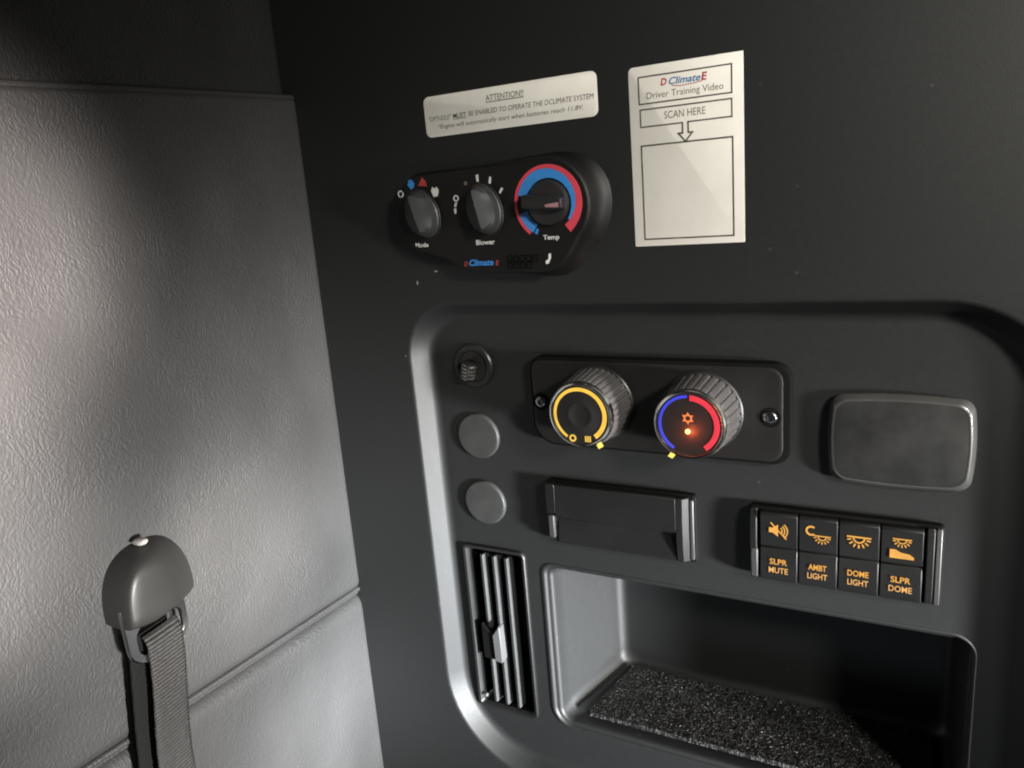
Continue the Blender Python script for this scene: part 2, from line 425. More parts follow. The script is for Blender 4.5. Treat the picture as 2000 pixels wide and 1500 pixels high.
# ------------------------------------------------------------------ the padded side wall
pad = bpy.data.objects.new('padded_wall', None); C.objects.link(pad); pad['kind'] = 'structure'
pad['label'] = 'padded side wall in grained grey vinyl, joined by a piped seam'
def gauss(y, z, cy, cz, sy, sz): return math.exp(-((y - cy) / sy) ** 2 - ((z - cz) / sz) ** 2)
def seam_z(y): return -321.5 - 0.058 * y          # seam between main and lower cushion
def top_z(y): return 78.0 + 0.022 * y
def base_x(z): return -414.8 + 0.0149 * z
def undul(y, z):
    h = 0
    h += 3.0 * noise.noise(Vector((y / 90.0, z / 110.0, 3.1)))
    h += 1.2 * noise.noise(Vector((y / 38.0, z / 45.0, 9.7)))
    return h
def edge_roll(d, r):          # d = distance from an edge; rolls inwards by up to r
    if d >= r: return 0.0
    t = max(0.0, 1 - d / r); return r * (1 - math.sqrt(max(0, 1 - t * t)))
def cushion(name, mat, zlo, zhi, setback, rlo, rhi, rpanel, y0=-760, y1=3, step=5.0):
    mb = MB(); rows = []
    ny = int((y1 - y0) / step)
    ts = []
    nz = 90
    for i in range(nz + 1):
        t = i / nz; ts.append(t)
    # denser rows close to both edges
    ex = [0.002, 0.005, 0.009, 0.014, 0.02]
    ts = sorted(set(ts + ex + [1 - e for e in ex]))
    ys = [y0 + (y1 - y0) * j / ny for j in range(ny + 1)]
    ys = sorted(set(ys + [y1 - 0.5, y1 - 1.2, y1 - 2.2, y1 - 3.4, y1 - 6.5]))
    for t in ts:
        row = []
        for y in ys:
            z = zlo(y) + (zhi(y) - zlo(y)) * t
            d_lo, d_hi = z - zlo(y), zhi(y) - z
            fade = min(1, d_lo / 40.0, d_hi / 40.0, (y1 - y) / 40.0); fade = max(0, fade)
            x = base_x(z) - setback + undul(y, z) * fade
            x -= edge_roll(d_lo, rlo) + edge_roll(d_hi, rhi) + edge_roll(y1 - y, rpanel) * 0.8
            row.append((x, y, z))
        rows.append(row)
    mb.loft(rows, closed=False)
    return mb.build(name, mat, pad, angle=60)
cushion('cushion', VINYL, lambda y: seam_z(y) + 1.2, top_z, 0, 9, 5, 5)
o = cushion('cushion', VINYL, lambda y: -800, lambda y: seam_z(y) - 1.2, 0, 4, 14, 5)
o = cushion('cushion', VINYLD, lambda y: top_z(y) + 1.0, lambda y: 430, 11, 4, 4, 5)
o['label'] = 'upper cushion above the ledge, vinyl darkened for shade'
# backing board behind the cushions
MB().box(-470, -432, -770, 39, -801, 431).build('backing_board', BLACK, pad)
# piping along the lower seam (double roll) and the top ledge welt
def tube(pts, r, n=10):
    loops = []
    for i, p in enumerate(pts):
        a = Vector(pts[max(0, i - 1)]); b = Vector(pts[min(len(pts) - 1, i + 1)])
        t = (b - a).normalized(); u = t.cross(Vector((0, 0, 1))).normalized(); w = u.cross(t)
        loops.append([tuple(Vector(p) + r * (math.cos(2 * PI * k / n) * u + math.sin(2 * PI * k / n) * w)) for k in range(n)])
    return loops
ys = [-760 + 762 * i / 120 for i in range(121)]
mb = MB(); mb.loft(tube([(base_x(seam_z(y)) - 2.6 + 0.25 * noise.noise(Vector((y / 12, 0, 0))), y, seam_z(y) + 1.6) for y in ys], 2.3), True, True)
mb.build('piping', VINYL, pad)
mb = MB(); mb.loft(tube([(base_x(seam_z(y)) - 4.2, y, seam_z(y) - 2.4) for y in ys], 1.1), True, True)
mb.build('piping', VINYL, pad)
mb = MB(); mb.loft(tube([(base_x(top_z(y)) - 2.4, y, top_z(y) - 0.4) for y in ys], 2.0), True, True)
mb.build('welt', VINYL, pad)

# ------------------------------------------------------------------ warning label
t = thing('warning_label', (-240, 0, 50), 'long narrow cream warning label headed ATTENTION above the heater control', 'label')
mb = MB()
sl = [(-302.9, 38.6), (-179.3, 37.4), (-178.4, 63.0), (-301.0, 63.7)]
q = rrect(-302, -178.8, 37.9, 63.4, 4, 6)
mb.loft([atY(q, 0.05), atY(q, -0.25), atY(offset(q, -0.15), -0.32)], False, True)
sheet = mb.build('sheet', LABELW, t)
text('ATTENTION!!', -241, 57.2, -0.42, INKD, t, width=27, height=3.6)
mb = MB(); mb.poly(atY([(-254.6, 54.5), (-227.4, 54.5), (-227.4, 55.0), (-254.6, 55.0)], -0.42)); mb.build('underline', INKD, t, smooth=False)
text('"OPTI-IDLE"', -290.2, 49.3, -0.42, INK, t, width=17.5, height=3.0, shear=0.2)
text('MUST', -274.8, 49.4, -0.42, INKD, t, width=10.0, height=3.0, bold=0.01)
mb = MB(); mb.poly(atY([(-279.8, 47.2), (-269.8, 47.2), (-269.8, 47.55), (-279.8, 47.55)], -0.42)); mb.build('underline', INKD, t, smooth=False)
text('BE ENABLED TO OPERATE THE DCLIMATE SYSTEM', -224.6, 49.5, -0.42, INKD, t, width=87, height=3.0, shear=0.15)
text('*Engine will automatically start when batteries reach 11.8V.', -240.2, 43.7, -0.42, INKD, t, width=104, height=3.6, shear=0.2)

# ------------------------------------------------------------------ training video label
t = thing('training_label', (-127, 0, 10), 'tall cream label reading Driver Training Video, SCAN HERE', 'label')
mb = MB(); q = rrect(-159.3, -94.5, -39.8, 61.4, (0.6, 0.6, 0.4, 3), 6)
mb.loft([atY(q, 0.05), atY(q, -0.25), atY(offset(q, -0.12), -0.32)], False, True)
mb.build('sheet', LABELW, t)
def frame(x0, x1, z0, z1, w, mat, parent, y=-0.42, name='printed_frame'):
    mb = MB(); a = [(x0, z0), (x1, z0), (x1, z1), (x0, z1)]; b = [(x0 + w, z0 + w), (x1 - w, z0 + w), (x1 - w, z1 - w), (x0 + w, z1 - w)]
    mb.loft([atY(a, y), atY(b, y)]); return mb.build(name, mat, parent, smooth=False)
frame(-153.8, -100.4, 40.6, 56.0, 0.8, INKD, t)
# scan box: outline open in the middle, running into the arrow
def strip(ps, w, mat, parent, y=-0.42, name='printed_line', closed=False):
    """polyline stroke of width w in XZ"""
    mb = MB(); n = len(ps); L = []; R_ = []
    for i in range(n):
        if closed: a, b = Vector(ps[i - 1]), Vector(ps[(i + 1) % n])
        else: a, b = Vector(ps[max(0, i - 1)]), Vector(ps[min(n - 1, i + 1)])
        p = Vector(ps[i]); d1 = (p - a).normalized() if (p - a).length > 1e-9 else (b - p).normalized()
        d2 = (b - p).normalized() if (b - p).length > 1e-9 else d1
        tn = (d1 + d2).normalized(); k = w / 2 / max(0.35, tn.dot(d1)); nn = Vector((-tn.y, tn.x)) * k
        L.append(tuple(p + nn)); R_.append(tuple(p - nn))
    loops = [atY([l, r], y) for l, r in zip(L, R_)]
    if closed: loops.append(loops[0])
    mb.loft(loops, closed=False)
    return mb.build(name, mat, parent, smooth=False)
strip([(-128.5, 28.4), (-153.0, 28.4), (-153.0, 37.9), (-100.9, 37.9), (-100.9, 28.6), (-125.3, 28.6)], 0.8, INKD, t)
strip([(-128.5, 28.8), (-128.5, 22.8), (-131.0, 22.8), (-127.0, 18.2), (-122.9, 22.8), (-125.3, 22.8), (-125.3, 28.9)], 0.9, INKD, t, name='printed_arrow')
frame(-153.6, -100.2, -36.2, 18.4, 0.9, INKD, t)
text('SCAN HERE', -127.1, 33.6, -0.42, INK, t, width=23.5, height=4.0)
text('Driver Training Video', -127, 44.6, -0.42, INK, t, width=43.5, height=4.6)
text('D', -138.6, 51.5, -0.44, LOGOR, t, width=3.6, height=3.8, bold=0.03, shear=0.2)
text('Climate', -126.6, 51.4, -0.44, LOGOB, t, width=18.0, height=3.9, bold=0.02, shear=0.3)
text('E', -115.6, 51.5, -0.44, LOGOR, t, width=3.4, height=4.2, bold=0.03, shear=0.15)
strip([(-134, 48.9), (-129, 48.2), (-122, 48.6), (-117, 49.1)], 0.45, LOGOR, t, y=-0.43, name='logo_swoosh')

# ------------------------------------------------------------------ heater control (three dials) on the upper wall
t = thing('heater_control', (-250, 0, -12), 'black three-dial heater control with red and blue temperature ring', 'control panel')
YF = -14.0
out = []
cxr, czr, rr = -210.5, -11.0, 26.5
for k in range(0, 25):                    # right end, from lower right round to the top
    a = math.radians(-44 + (134) * k / 24); out.append((cxr + rr * math.cos(a), czr + rr * math.sin(a)))
for k in range(0, 9):                      # top-left corner
    a = math.radians(90 + 80 * k / 8); out.append((-299 + 23.5 * math.cos(a), -11.5 + 25.4 * math.sin(a) - 0.2))
for k in range(0, 9):                      # bottom-left
    a = math.radians(180 + 66 * k / 8); out.append((-299.5 + 23 * math.cos(a), -12 + 23.8 * math.sin(a)))
out += [(-299, -36.2), (-288, -39.0), (-281, -42.6), (-276, -46.6), (-270, -48.6), (-250, -49.4), (-230, -50.0), (-216, -50.4), (-209, -49.4), (-203.5, -46.2), (-199.0, -41.2), (-195.2, -35.4)]
mb = MB(); loops = []
for d, y in ((11.0, 0.0), (10.4, -0.4), (8.6, -1.4), (6.4, -3.2), (4.6, -5.8), (3.4, -8.8), (2.6, -11.4), (2.2, -12.4), (1.8, -13.3), (1.0, -14.0), (0.2, -14.25), (-0.6, -14.1), (-1.2, YF)):
    lp = []
    for (x_, z_), (xo, zo) in zip(out, offset(out, d)):
        w_ = 1.0 if d < 2.5 else 0.3 + 0.7 * max(0.0, min(1.0, (x_ + 245) / 45.0)) * (1.0 if z_ > -30 else 0.6)
        k_ = min(1.0, 2.2 / d) if d > 2.2 else 1.0
        w_ = max(w_, k_); lp.append((x_ + (xo - x_) * w_, z_ + (zo - z_) * w_ * (1.0 - 0.55 * max(0.0, min(1.0, (z_ + 5) / 22.0)) * max(0.0, min(1.0, (d - 2.0) / 4.0)))))
    loops.append(atY(lp, y))
mb.loft(loops, False, True)
mb.build('housing', HOUSE, t, angle=50)
YP = YF - 0.12
# temperature ring
RC = (-209.5, -9.8)
def bound(th): return 17.3 + 3.5 * max(0.0, min(1.0, (th + 45) / 150.0)) ** 0.8
arc_strip(*RC, -52, 233, lambda q_: bound(-52 + 285 * q_) + 0.15, lambda q_: 22.9, YF - 0.05, YF - 0.5, 60).build('red_band', PRINTR, t, smooth=False)
arc_strip(*RC, -38, 164, lambda q_: 14.4 + 2.0 * (1 - q_) ** 1.5, lambda q_: bound(-38 + 202 * q_), YF - 0.05, YF - 0.45, 50).build('blue_band', PRINTB, t, smooth=False)
arc_strip(*RC, 196, 237, lambda s: 14.8, lambda s: 20.7, YF - 0.05, YF - 0.45, 16).build('blue_band', PRINTB, t, smooth=False)
arc_strip(*RC, 240, 245, lambda s: 17.2, lambda s: 20.6, YF - 0.05, YF - 0.45, 4).build('blue_band', PRINTB, t, smooth=False)
# temperature knob: disc with a bar grip
mb = MB(); mb.loft(lathe_y([(13.6, YF - 0.1), (13.4, YF - 3), (12.9, YF - 3.8), (12.2, YF - 4.0)], RC[0] + 1.0, RC[1]), False, True)
kn = mb.build('temperature_knob', KNOBB, t)
def bar(cx, cz, L0, L1, w0, w1, y0, y1, rot):
    mb = MB(); c, s = math.cos(rot), math.sin(rot); loops = []
    base = [(L0, -w0), (L1 * 0.7, -w0 * 1.02), (L1, -w0 * 0.8), (L1, w0 * 0.8), (L1 * 0.7, w0 * 1.02), (L0, w0)]
    for f, y in ((1.0, y0), (0.97, y0 + (y1 - y0) * 0.6), (0.9, y1 + 0.6), (0.75, y1)):
        q = [(a if abs(a) < 3 else a - math.copysign((1 - f) * 4, a), b * f * (w1 / w0 if y == y1 else 1)) for a, b in base]
        loops.append(atY([(cx + a * c - b * s, cz + a * s + b * c) for a, b in q], y))
    mb.loft(loops, True, True); return mb
b = bar(RC[0] + 1.2, RC[1] + 0.6, -15.0, 12.6, 4.2, 3.4, YF - 3.6, YF - 10.5, math.radians(-5)).build('grip_bar', KNOBB, kn, bevel=0.5)
mb = MB(); q = [(3.0, -1.2), (11.8, -1.8), (11.8, 1.2), (3.0, 0.2)]
mb.loft([atY([(RC[0] + a, RC[1] - 0.9 + b_) for a, b_ in q], YF - 10.4), atY([(RC[0] + a, RC[1] - 0.9 + b_) for a, b_ in q], YF - 10.75)], False, True)
mb.build('pointer', plastic('pink_highlight', (0.30, 0.16, 0.17), 0.3, 500, 0), kn, smooth=False)  # pinkish highlight of the bar, put into the pointer's colour
# mode and blower knobs: egg-shaped pointer grips with a centre ridge
def egg_knob(cx, cz, rot, name):
    rot = math.radians(rot); c, s = math.cos(rot), math.sin(rot)
    def egg(sc, n=36):
        o_ = []
        for k in range(n):
            a = 2 * PI * k / n; x = 10.6 * math.cos(a) * (1 - 0.08 * math.sin(a)); z = 15.4 * math.sin(a)
            x *= sc; z *= sc; o_.append((cx + x * c - z * s, cz + x * s + z * c))
        return o_
    mb = MB(); loops = []
    for f, y in ((1.04, YF + 0.05), (1.04, YF - 2.0), (0.99, YF - 2.6), (0.97, YF - 6.5), (0.94, YF - 8.2)): loops.append(atY(egg(f), y))
    # ridged front: facets fall away from a vertical ridge
    for f in (0.80, 0.55, 0.28, 0.03):
        l = []
        for (x, z) in egg(f):
            lx = (x - cx) * c + (z - cz) * s
            l.append((x, YF - 8.6 - 5.0 * max(0, 1 - abs(lx) / 9.0) * (1.0 if f < .8 else 0.85), z))
        loops.append(l)
    mb.loft(loops, False, True)
    k = mb.build(name, KNOBG, t, angle=22)
    # collar rim and brown pointer stripe at the tip
    mb = MB(); e0, e1 = egg(1.12), egg(1.05)
    mb.loft([atY(e0, YF + 0.05), atY(e0, YF - 0.8), atY(egg(1.09), YF - 1.2), atY(e1, YF - 1.2)])
    mb.build('collar', SATIN, k)
    mb = MB(); w = 1.8; pts = []
    loops = []
    for (zz, y) in ((16.4, YF - 0.9), (15.75, YF - 3.0), (15.3, YF - 6.3), (14.8, YF - 8.25)):
        loops.append([(cx + a * c - zz * s, y, cz + a * s + zz * c) for a in (-w, w)])
    mb.loft(loops, closed=False); mb.build('pointer', BROWN, k)
    return k
egg_knob(-301.0, -10.6, 16, 'mode_knob')
egg_knob(-253.2, -10.6, 12, 'blower_knob')
text('Mode', -306.0, -31.4, YP, PRINTW, t, width=10.5, height=3.0, bold=0.02)
text('Blower', -256.1, -31.6, YP, PRINTW, t, width=14.0, height=3.2, bold=0.02)
text('Temp', -208.8, -31.0, YP, PRINTW, t, width=11.0, height=3.8, bold=0.02)
# dial marks
def ring_mark(cx, cz, r, w, mat, name='dial_mark', n=16):
    arc_strip(cx, cz, 0, 360, lambda s: r - w, lambda s: r, YF - 0.03, YF - 0.2, n).build(name, mat, t, smooth=False)
def blob(ps, mat, name='dial_mark', y=None):
    mb = MB(); y = YP if y is None else y; mb.loft([atY(ps, y + 0.1), atY(ps, y - 0.1)], False, True); return mb.build(name, mat, t, smooth=False)
ring_mark(-318.8, 3.2, 2.4, 0.9, PRINTW)
blob([(-312.3, 8.8), (-310, 5.4), (-307.6, 6.6), (-306.8, 9.5), (-309, 12.2), (-311.4, 11.4)], PRINTB)
blob([(-303.8, 7.4), (-297.0, 6.6), (-297.6, 10.2), (-300.2, 12.6)], PRINTDR)
blob([(-294.0, 3.2), (-292.2, -0.6), (-289.2, -0.2), (-287.9, 3.6), (-289.4, 5.8), (-291.0, 4.6), (-292.8, 6.0)], PRINTW)
# blower marks
ring_mark(-275.2, -2.6, 2.1, 0.8, PRINTW)
blob([(-276.2, -5.2), (-274.6, -5.2), (-275.6, -8.0), (-277.2, -8.2)], PRINTW)
blob([(-277.6, -9.2), (-275.8, -8.6), (-275.8, -11.6), (-277.2, -12.6)], PRINTW)
ring_mark(-266.9, 6.2, 1.2, 0.8, INK)
blob([(-258.4, 6.6), (-257.0, 6.6), (-257.0, 11.0), (-258.8, 10.6)], PRINTW)
blob([(-249.8, 5.0), (-248.4, 4.6), (-247.6, 8.6), (-248.9, 9.2)], PRINTW)
blob([(-243.0, -1.4), (-242.0, -2.0), (-239.6, 1.0), (-241.0, 1.8)], PRINTW)
# lower lip: logo, grille holes and a paint chip
text('D', -272.4, -45.2, YP, PRINTDR, t, width=3.0, height=3.0, shear=0.2, bold=0.02)
text('Climate', -260.6, -44.6, YP, PRINTB, t, width=18.5, height=4.2, bold=0.03, shear=0.25)
text('E', -248.6, -45.2, YP, PRINTDR, t, width=2.6, height=3.2, shear=0.2, bold=0.02)
for row, z in enumerate((-43.0, -47.2)):
    for k in range(5 if row == 0 else 4):
        x = -239 + 4.6 * k
        mb = MB(); q = rrect(x - 1.2, x + 1.2, z - 1.7, z + 1.7, 0.6, 3)
        r1 = offset(q, 0.75)
        mb.loft([atY(r1, YF + 0.1), atY(r1, YF - 0.45), atY(q, YF - 0.45), atY(q, YF + 0.05)], False, True)
        mb.build('grille_hole', GASKET, t, smooth=False)
blob([(-213.6, -47.0), (-211.6, -46.6), (-210.0, -43.4), (-209.8, -40.4), (-211.4, -40.8), (-211.6, -43.8), (-213.8, -45.2)], PRINTW, 'paint_chip')

# ------------------------------------------------------------------ round socket with glint stud, top left of the tray
t = thing('round_socket', (-292, RD, -122), 'round black socket, its bright glints built as a ringed metal stud', 'socket')
mb = MB(); mb.loft(lathe_y([(16.2, RD + 0.2), (16.2, RD - 2.0), (15.4, RD - 2.8), (13.4, RD - 3.0), (12.0, RD - 2.6), (11.4, RD - 1.2), (11.2, RD - 0.6), (6, RD - 0.6)], -292, -122), False, True)
mb.build('collar', KNOBB, t)
# ringed metal pin added to give the bright glints in the cup
ax = Vector((0.30, -0.28, 0.91)).normalized(); u_ = ax.cross(Vector((0, 1, 0))).normalized(); w_ = ax.cross(u_)
c0 = Vector((-293.0, RD - 6.0, -124.0)); loops = []
prof = [(5.2, -6.4)]
for k in range(4):
    h = -6.0 + k * 3.1; prof += [(5.0, h), (6.3, h + 0.8), (6.3, h + 1.5), (5.0, h + 2.3)]
prof += [(4.6, 6.6), (2.0, 7.2)]
for r, h in prof: loops.append([tuple(c0 + ax * h + r * (math.cos(2 * PI * k / 28) * u_ + math.sin(2 * PI * k / 28) * w_)) for k in range(28)])
mb = MB(); mb.loft(loops, True, True)
mb.build('glint_stud', STUD, t, angle=25)

# ------------------------------------------------------------------ two round hole plugs
def plug(z, label):
    t = thing('hole_plug', (-293.6, RD, z), label, 'plug', 'round hole plugs in the tray')
    mb = MB(); mb.loft(lathe_y([(17.6, RD + 0.2), (17.6, RD - 1.8), (17.3, RD - 2.5), (16.6, RD - 3.0), (15.6, RD - 3.1), (10, RD - 3.15), (3, RD - 3.2)], -293.6, z), False, True)
    mb.build('disc', PLUG, t); return t
p = plug(-176.0, 'flat round grey hole plug right below the round black socket')
q = p.copy(); C.objects.link(q); q.location = Vector((-293.4, RD, -229.4)) * MM
q['label'] = 'flat round grey hole plug just above the air vent'
for ch in p.children:
    c2 = ch.copy(); C.objects.link(c2); c2.parent = q

# ------------------------------------------------------------------ sleeper climate control with two lit knobs
t = thing('climate_control', (-156, RD, -144), 'black climate control plate with two lit round knobs', 'control panel')
PX0, PX1, PZ0, PZ1 = -243.0, -70.2, -175.5, -112.0
YPL = 6.0
def plate_loop(d, y): return atY(rrect(PX0 + d, PX1 - d * (1 if d < 2.05 else 1 + 2.6 / d), PZ0 + d, PZ1 - d, [max(r - d, 1) for r in (17, 11, 11, 9)], 10), y)
mb = MB(); mb.loft([plate_loop(0, RD + 0.1), plate_loop(0, YPL + 2.6), plate_loop(0.6, YPL + 1.6), plate_loop(2.0, YPL + 1.4)], False, True)
mb.build('gasket', GASKET, t)
mb = MB(); mb.loft([plate_loop(2.1, YPL + 1.9), plate_loop(2.1, YPL + 0.8), plate_loop(2.5, YPL + 0.25), plate_loop(3.4, YPL), plate_loop(4.4, YPL)], False, True)
mb.build('plate', SATIN, t)
# screws
for (x, z) in ((-234.8, -143.6), (-82.0, -144.9)):
    mb = MB(); mb.loft(lathe_y([(6.4, YPL + 0.2), (6.2, YPL - 0.25), (5.2, YPL - 0.3), (4.7, YPL + 0.1)], x, z, 32)); mb.loft(lathe_y([(4.7, YPL - 0.04), (2, YPL - 0.05)], x, z, 32), False, True)
    w_ = mb.build('screw_seat', GASKET, t)
    mb = MB(); mb.loft(lathe_y([(4.2, YPL + 0.1), (4.1, YPL - 1.0), (3.5, YPL - 1.6), (2.2, YPL - 1.8)], x, z, 28) + [atY(circle(x, z, 2.0, 28), YPL - 1.8), atY(circle(x, z, 1.9, 28), YPL - 0.4)], False, True)
    mb.build('screw', METAL, t, angle=40)
# knobs
YK = -24.0
def ribbed(r, n, depth, m_=6):
    out = []
    N = n * m_
    for k in range(N):
        a = 2 * PI * k / N; ph = (k % m_) / m_
        out.append(r - (depth if ph < 0.3 else 0.0))
    return out
def rib_loop(cx, cz, radii, y): 
    N = len(radii); return [(cx + r * math.cos(2 * PI * k / N), y, cz + r * math.sin(2 * PI * k / N)) for k, r in enumerate(radii)]
def lit_knob(cx, cz, name, nr, hub=True):
    mb = MB(); mb.loft(lathe_y([(25.8, YPL - 0.05), (25.8, YPL - 1.6), (25.0, YPL - 2.4), (23.4, YPL - 2.6)], cx, cz, 64), False, True)
    root = mb.build(name, KNOBB, t)
    mb = MB(); loops = []
    for r, y, dp in ((24.6, YPL - 2.4, 0.8), (24.2, YPL - 6, 1.0), (22.9, YK + 8.0, 1.0), (22.3, YK + 4.2, 0.7), (21.9, YK + 3.4, 0.2)):
        loops.append(rib_loop(cx, cz, ribbed(r, nr, dp), y))
    mb.loft(loops, False, True)
    mb.build('ribbed_skirt', CLEAR, root, angle=30)
    mb = MB(); mb.loft(lathe_y([(21.9, YK + 3.6), (21.6, YK + 1.2), (21.0, YK + 0.3), (20.2, YK), (19.6, YK + 0.2), (19.4, YK + 0.8)], cx, cz, 64))
    mb.build('rim', CHROME, root)
    mb = MB(); mb.loft(lathe_y([(19.6, YK + 0.75), (9.2, YK + 0.6), (8.4, YK + 0.2), (7.6, YK + 0.2), (6.2, YK + 0.9), (2, YK + 1.1)] if hub else [(19.6, YK + 0.75), (10, YK + 0.7), (2, YK + 0.68)], cx, cz, 48), False, True)
    mb.build('dial_face', SATIN, root)
    return root
K1 = (-193.0, -142.0); K2 = (-123.2, -143.4); YD = YK + 0.5
k1 = lit_knob(*K1, 'fan_knob', 36)
arc_strip(*K1, 237, -55, lambda s: 18.2 - 1.5 - 1.6 * s, lambda s: 18.2, YD + 0.1, YD - 0.2, 70).build('glowing_ring', GYEL, k1, smooth=False)
arc_strip(K1[0] - 5.9, K1[1] - 15.6, 0, 360, lambda s: 1.35, lambda s: 2.4, YD + 0.1, YD - 0.15, 20).build('off_mark', GYEL, k1, smooth=False)
for dx in (-1.5, 0, 1.5):
    MB().box(K1[0] + 4.6 + dx - 0.45, K1[0] + 4.6 + dx + 0.45, YD - 0.15, YD + 0.1, K1[1] - 17.5, K1[1] - 13.6).build('speed_mark', GYEL, k1, smooth=False)
k2 = lit_knob(*K2, 'temperature_knob', 30, False)
arc_strip(*K2, 238, 92, lambda s: 18.4 - 1.7 , lambda s: 18.4, YD + 0.1, YD - 0.2, 50).build('glowing_band', GBLUE, k2, smooth=False)
arc_strip(*K2, 87, -56, lambda s: 18.4 - 3.3, lambda s: 18.4, YD + 0.1, YD - 0.2, 50).build('glowing_band', GRED, k2, smooth=False)
for (kx, kz), ang, rt in ((K1, -59, k1), (K2, 241, k2)):
    a = math.radians(ang); px, pz = kx + 23.2 * math.cos(a), kz + 23.2 * math.sin(a)
    mb = MB(); q = [(px + 1.9 * math.cos(a + f * PI / 2 + PI / 4) * (1.25 if f % 2 else 1), pz + 1.9 * math.sin(a + f * PI / 2 + PI / 4)) for f in range(4)]
    mb.loft([atY(q, YK + 3.5), atY(q, YK + 1.0), atY(offset(q, -0.4), YK + 0.6)], True, True)
    mb.build('lit_pointer', GPTR, rt, smooth=False)
# sun symbol and indicator lamp
sx, sz = K2[0] - 0.4, K2[1] + 4.2
arc_strip(sx, sz, 0, 360, lambda s: 1.5, lambda s: 2.5, YD + 0.1, YD - 0.15, 24).build('sun_symbol', GORG, k2, smooth=False)
for k in range(6):
    a = math.radians(60 * k + 30); mb = MB()
    q = [(sx + r * math.cos(a + d), sz + r * math.sin(a + d)) for r, d in ((2.4, -0.36), (3.9, 0), (2.4, 0.36))]
    mb.loft([atY(q, YD + 0.1), atY(q, YD - 0.15)], False, True); mb.build('sun_ray', GORG, k2, smooth=False)
lx, lz = K2[0] - 0.6, K2[1] - 4.0
mb = MB(); mb.loft(lathe_y([(1.5, YD + 0.3), (1.4, YD - 0.6), (0.9, YD - 1.2), (0.3, YD - 1.4)], lx, lz, 16), False, True); mb.build('indicator_lamp', GLED, k2)
d = bpy.data.lights.new('indicator_glow', 'POINT'); d.energy = 0.016; d.color = (1.0, 0.14, 0.04); d.shadow_soft_size = 0.0015
o = bpy.data.objects.new('indicator_glow', d); C.objects.link(o); o.location = Vector((lx, YD - 9.0, lz - 3.0)) * MM

# ------------------------------------------------------------------ rectangular blanking cover
t = thing('blanking_cover', (-13, RD, -156), 'grey rectangular blanking cover with bowed edges and dusty face', 'cover')
def barrel(d):
    x0, x1, z0, z1 = -50.5 + d, 24.8 - d, -184.0 + d, -128.2 - d
    pts = []
    cx, cz, hx, hz = (x0 + x1) / 2, (z0 + z1) / 2, (x1 - x0) / 2, (z1 - z0) / 2
    base = rrect(-hx, hx, -hz, hz, 6.5, 8)
    full = []
    for i in range(len(base)):
        a, b = Vector(base[i]), Vector(base[(i + 1) % len(base)])
        nseg = 8 if (b - a).length > 10 else 1
        for k in range(nseg): full.append(tuple(a + (b - a) * k / nseg))
    for (x, z) in full:
        fx = 1 - 0.055 * (z / hz) ** 2; fz = 1 - 0.07 * (x / hx) ** 2
        pts.append((cx + x * fx, cz + z * fz))
    return pts
mb = MB(); mb.loft([atY(barrel(d), y) for d, y in ((0.8, RD + 0.1), (0.3, RD - 1), (0.3, RD - 3.2), (2.0, RD - 5.4), (3.0, RD - 7.0), (4, RD - 7.2))], False, True)
mb.build('cap', COVERP, t)
mb = MB(); mb.loft([atY(barrel(d), y) for d, y in ((0.2, RD - 2.6), (-0.05, RD - 3.0), (0.0, RD - 3.6), (0.5, RD - 4.5), (2.1, RD - 6.7), (2.5, RD - 7.1), (3.1, RD - 7.3), (3.5, RD - 7.3))])
mb.build('rim', RIMG, t)

# ------------------------------------------------------------------ black pull-down compartment flap
t = thing('flap_pocket', (-184, RD, -228), 'black rectangular flap with a finger groove beside the switches', 'flap')
mb = MB(); q = rrect(-238.0, -129.6, -251.0, -203.0, 2.5, 4)
mb.loft([atY(q, RD + 0.1), atY(q, RD - 4.2), atY(offset(q, -0.8), RD - 5)], False, True)
mb.build('bezel', GASKET, t)
# flap: profile in (y, z), extruded along X; lower half scooped for the fingers
prof = [(RD - 4.8, -204.2), (5.6, -204.2), (5.0, -204.8), (4.4, -227.0), (5.4, -229.2), (8.6, -231.0), (8.2, -236.0), (6.6, -246.0), (6.2, -249.6), (RD - 4.8, -249.8)]
mb = MB(); mb.loft([[(x, y, z) for y, z in prof] for x in (-229.5, -142.0)], True, True); fl = mb.build('flap', KEY, t, angle=30, bevel=0.35)
pe = [(RD - 4.8, -204.2), (5.6, -204.2), (5.0, -204.8), (4.4, -227.0), (5.0, -240), (6.0, -249.6), (RD - 4.8, -249.8)]
mb = MB(); mb.loft([[(x, y, z) for y, z in pe] for x in (-141.8, -137.6)] + [[(-134.0, y if y > 9 else y + 3.2, z) for y, z in pe]], True, True); mb.build('end_cheek', KEY, t, angle=20, bevel=0.25)
pl = [(RD - 4.8, -204.2), (5.6, -204.2), (5.0, -204.8), (4.4, -226.0), (7.0, -229.0), (7.8, -238.0), (7.0, -249.6), (RD - 4.8, -249.8)]
mb = MB(); mb.loft([[(-236.6, y if y > 9 else y + 0.3, z) for y, z in pl]] + [[(-229.7, y if not (-240 < z < -227) else y + 1.6, z) for y, z in pl]], True, True); mb.build('end_cheek', KEY, t, angle=20, bevel=0.25)
MB().box(-236.2, -231.6, 4.9, 8.4, -246.0, -228.5).build('latch_tab', PLUG, t, bevel=0.8)
for x in (-133.6,):
    MB().box(x, x + 2.6, 8.2, RD - 4, -248.4, -205.6).build('highlight_strip', EDGE, t, bevel=0.6)  # pale strip added for the brightness of the lit side bevel

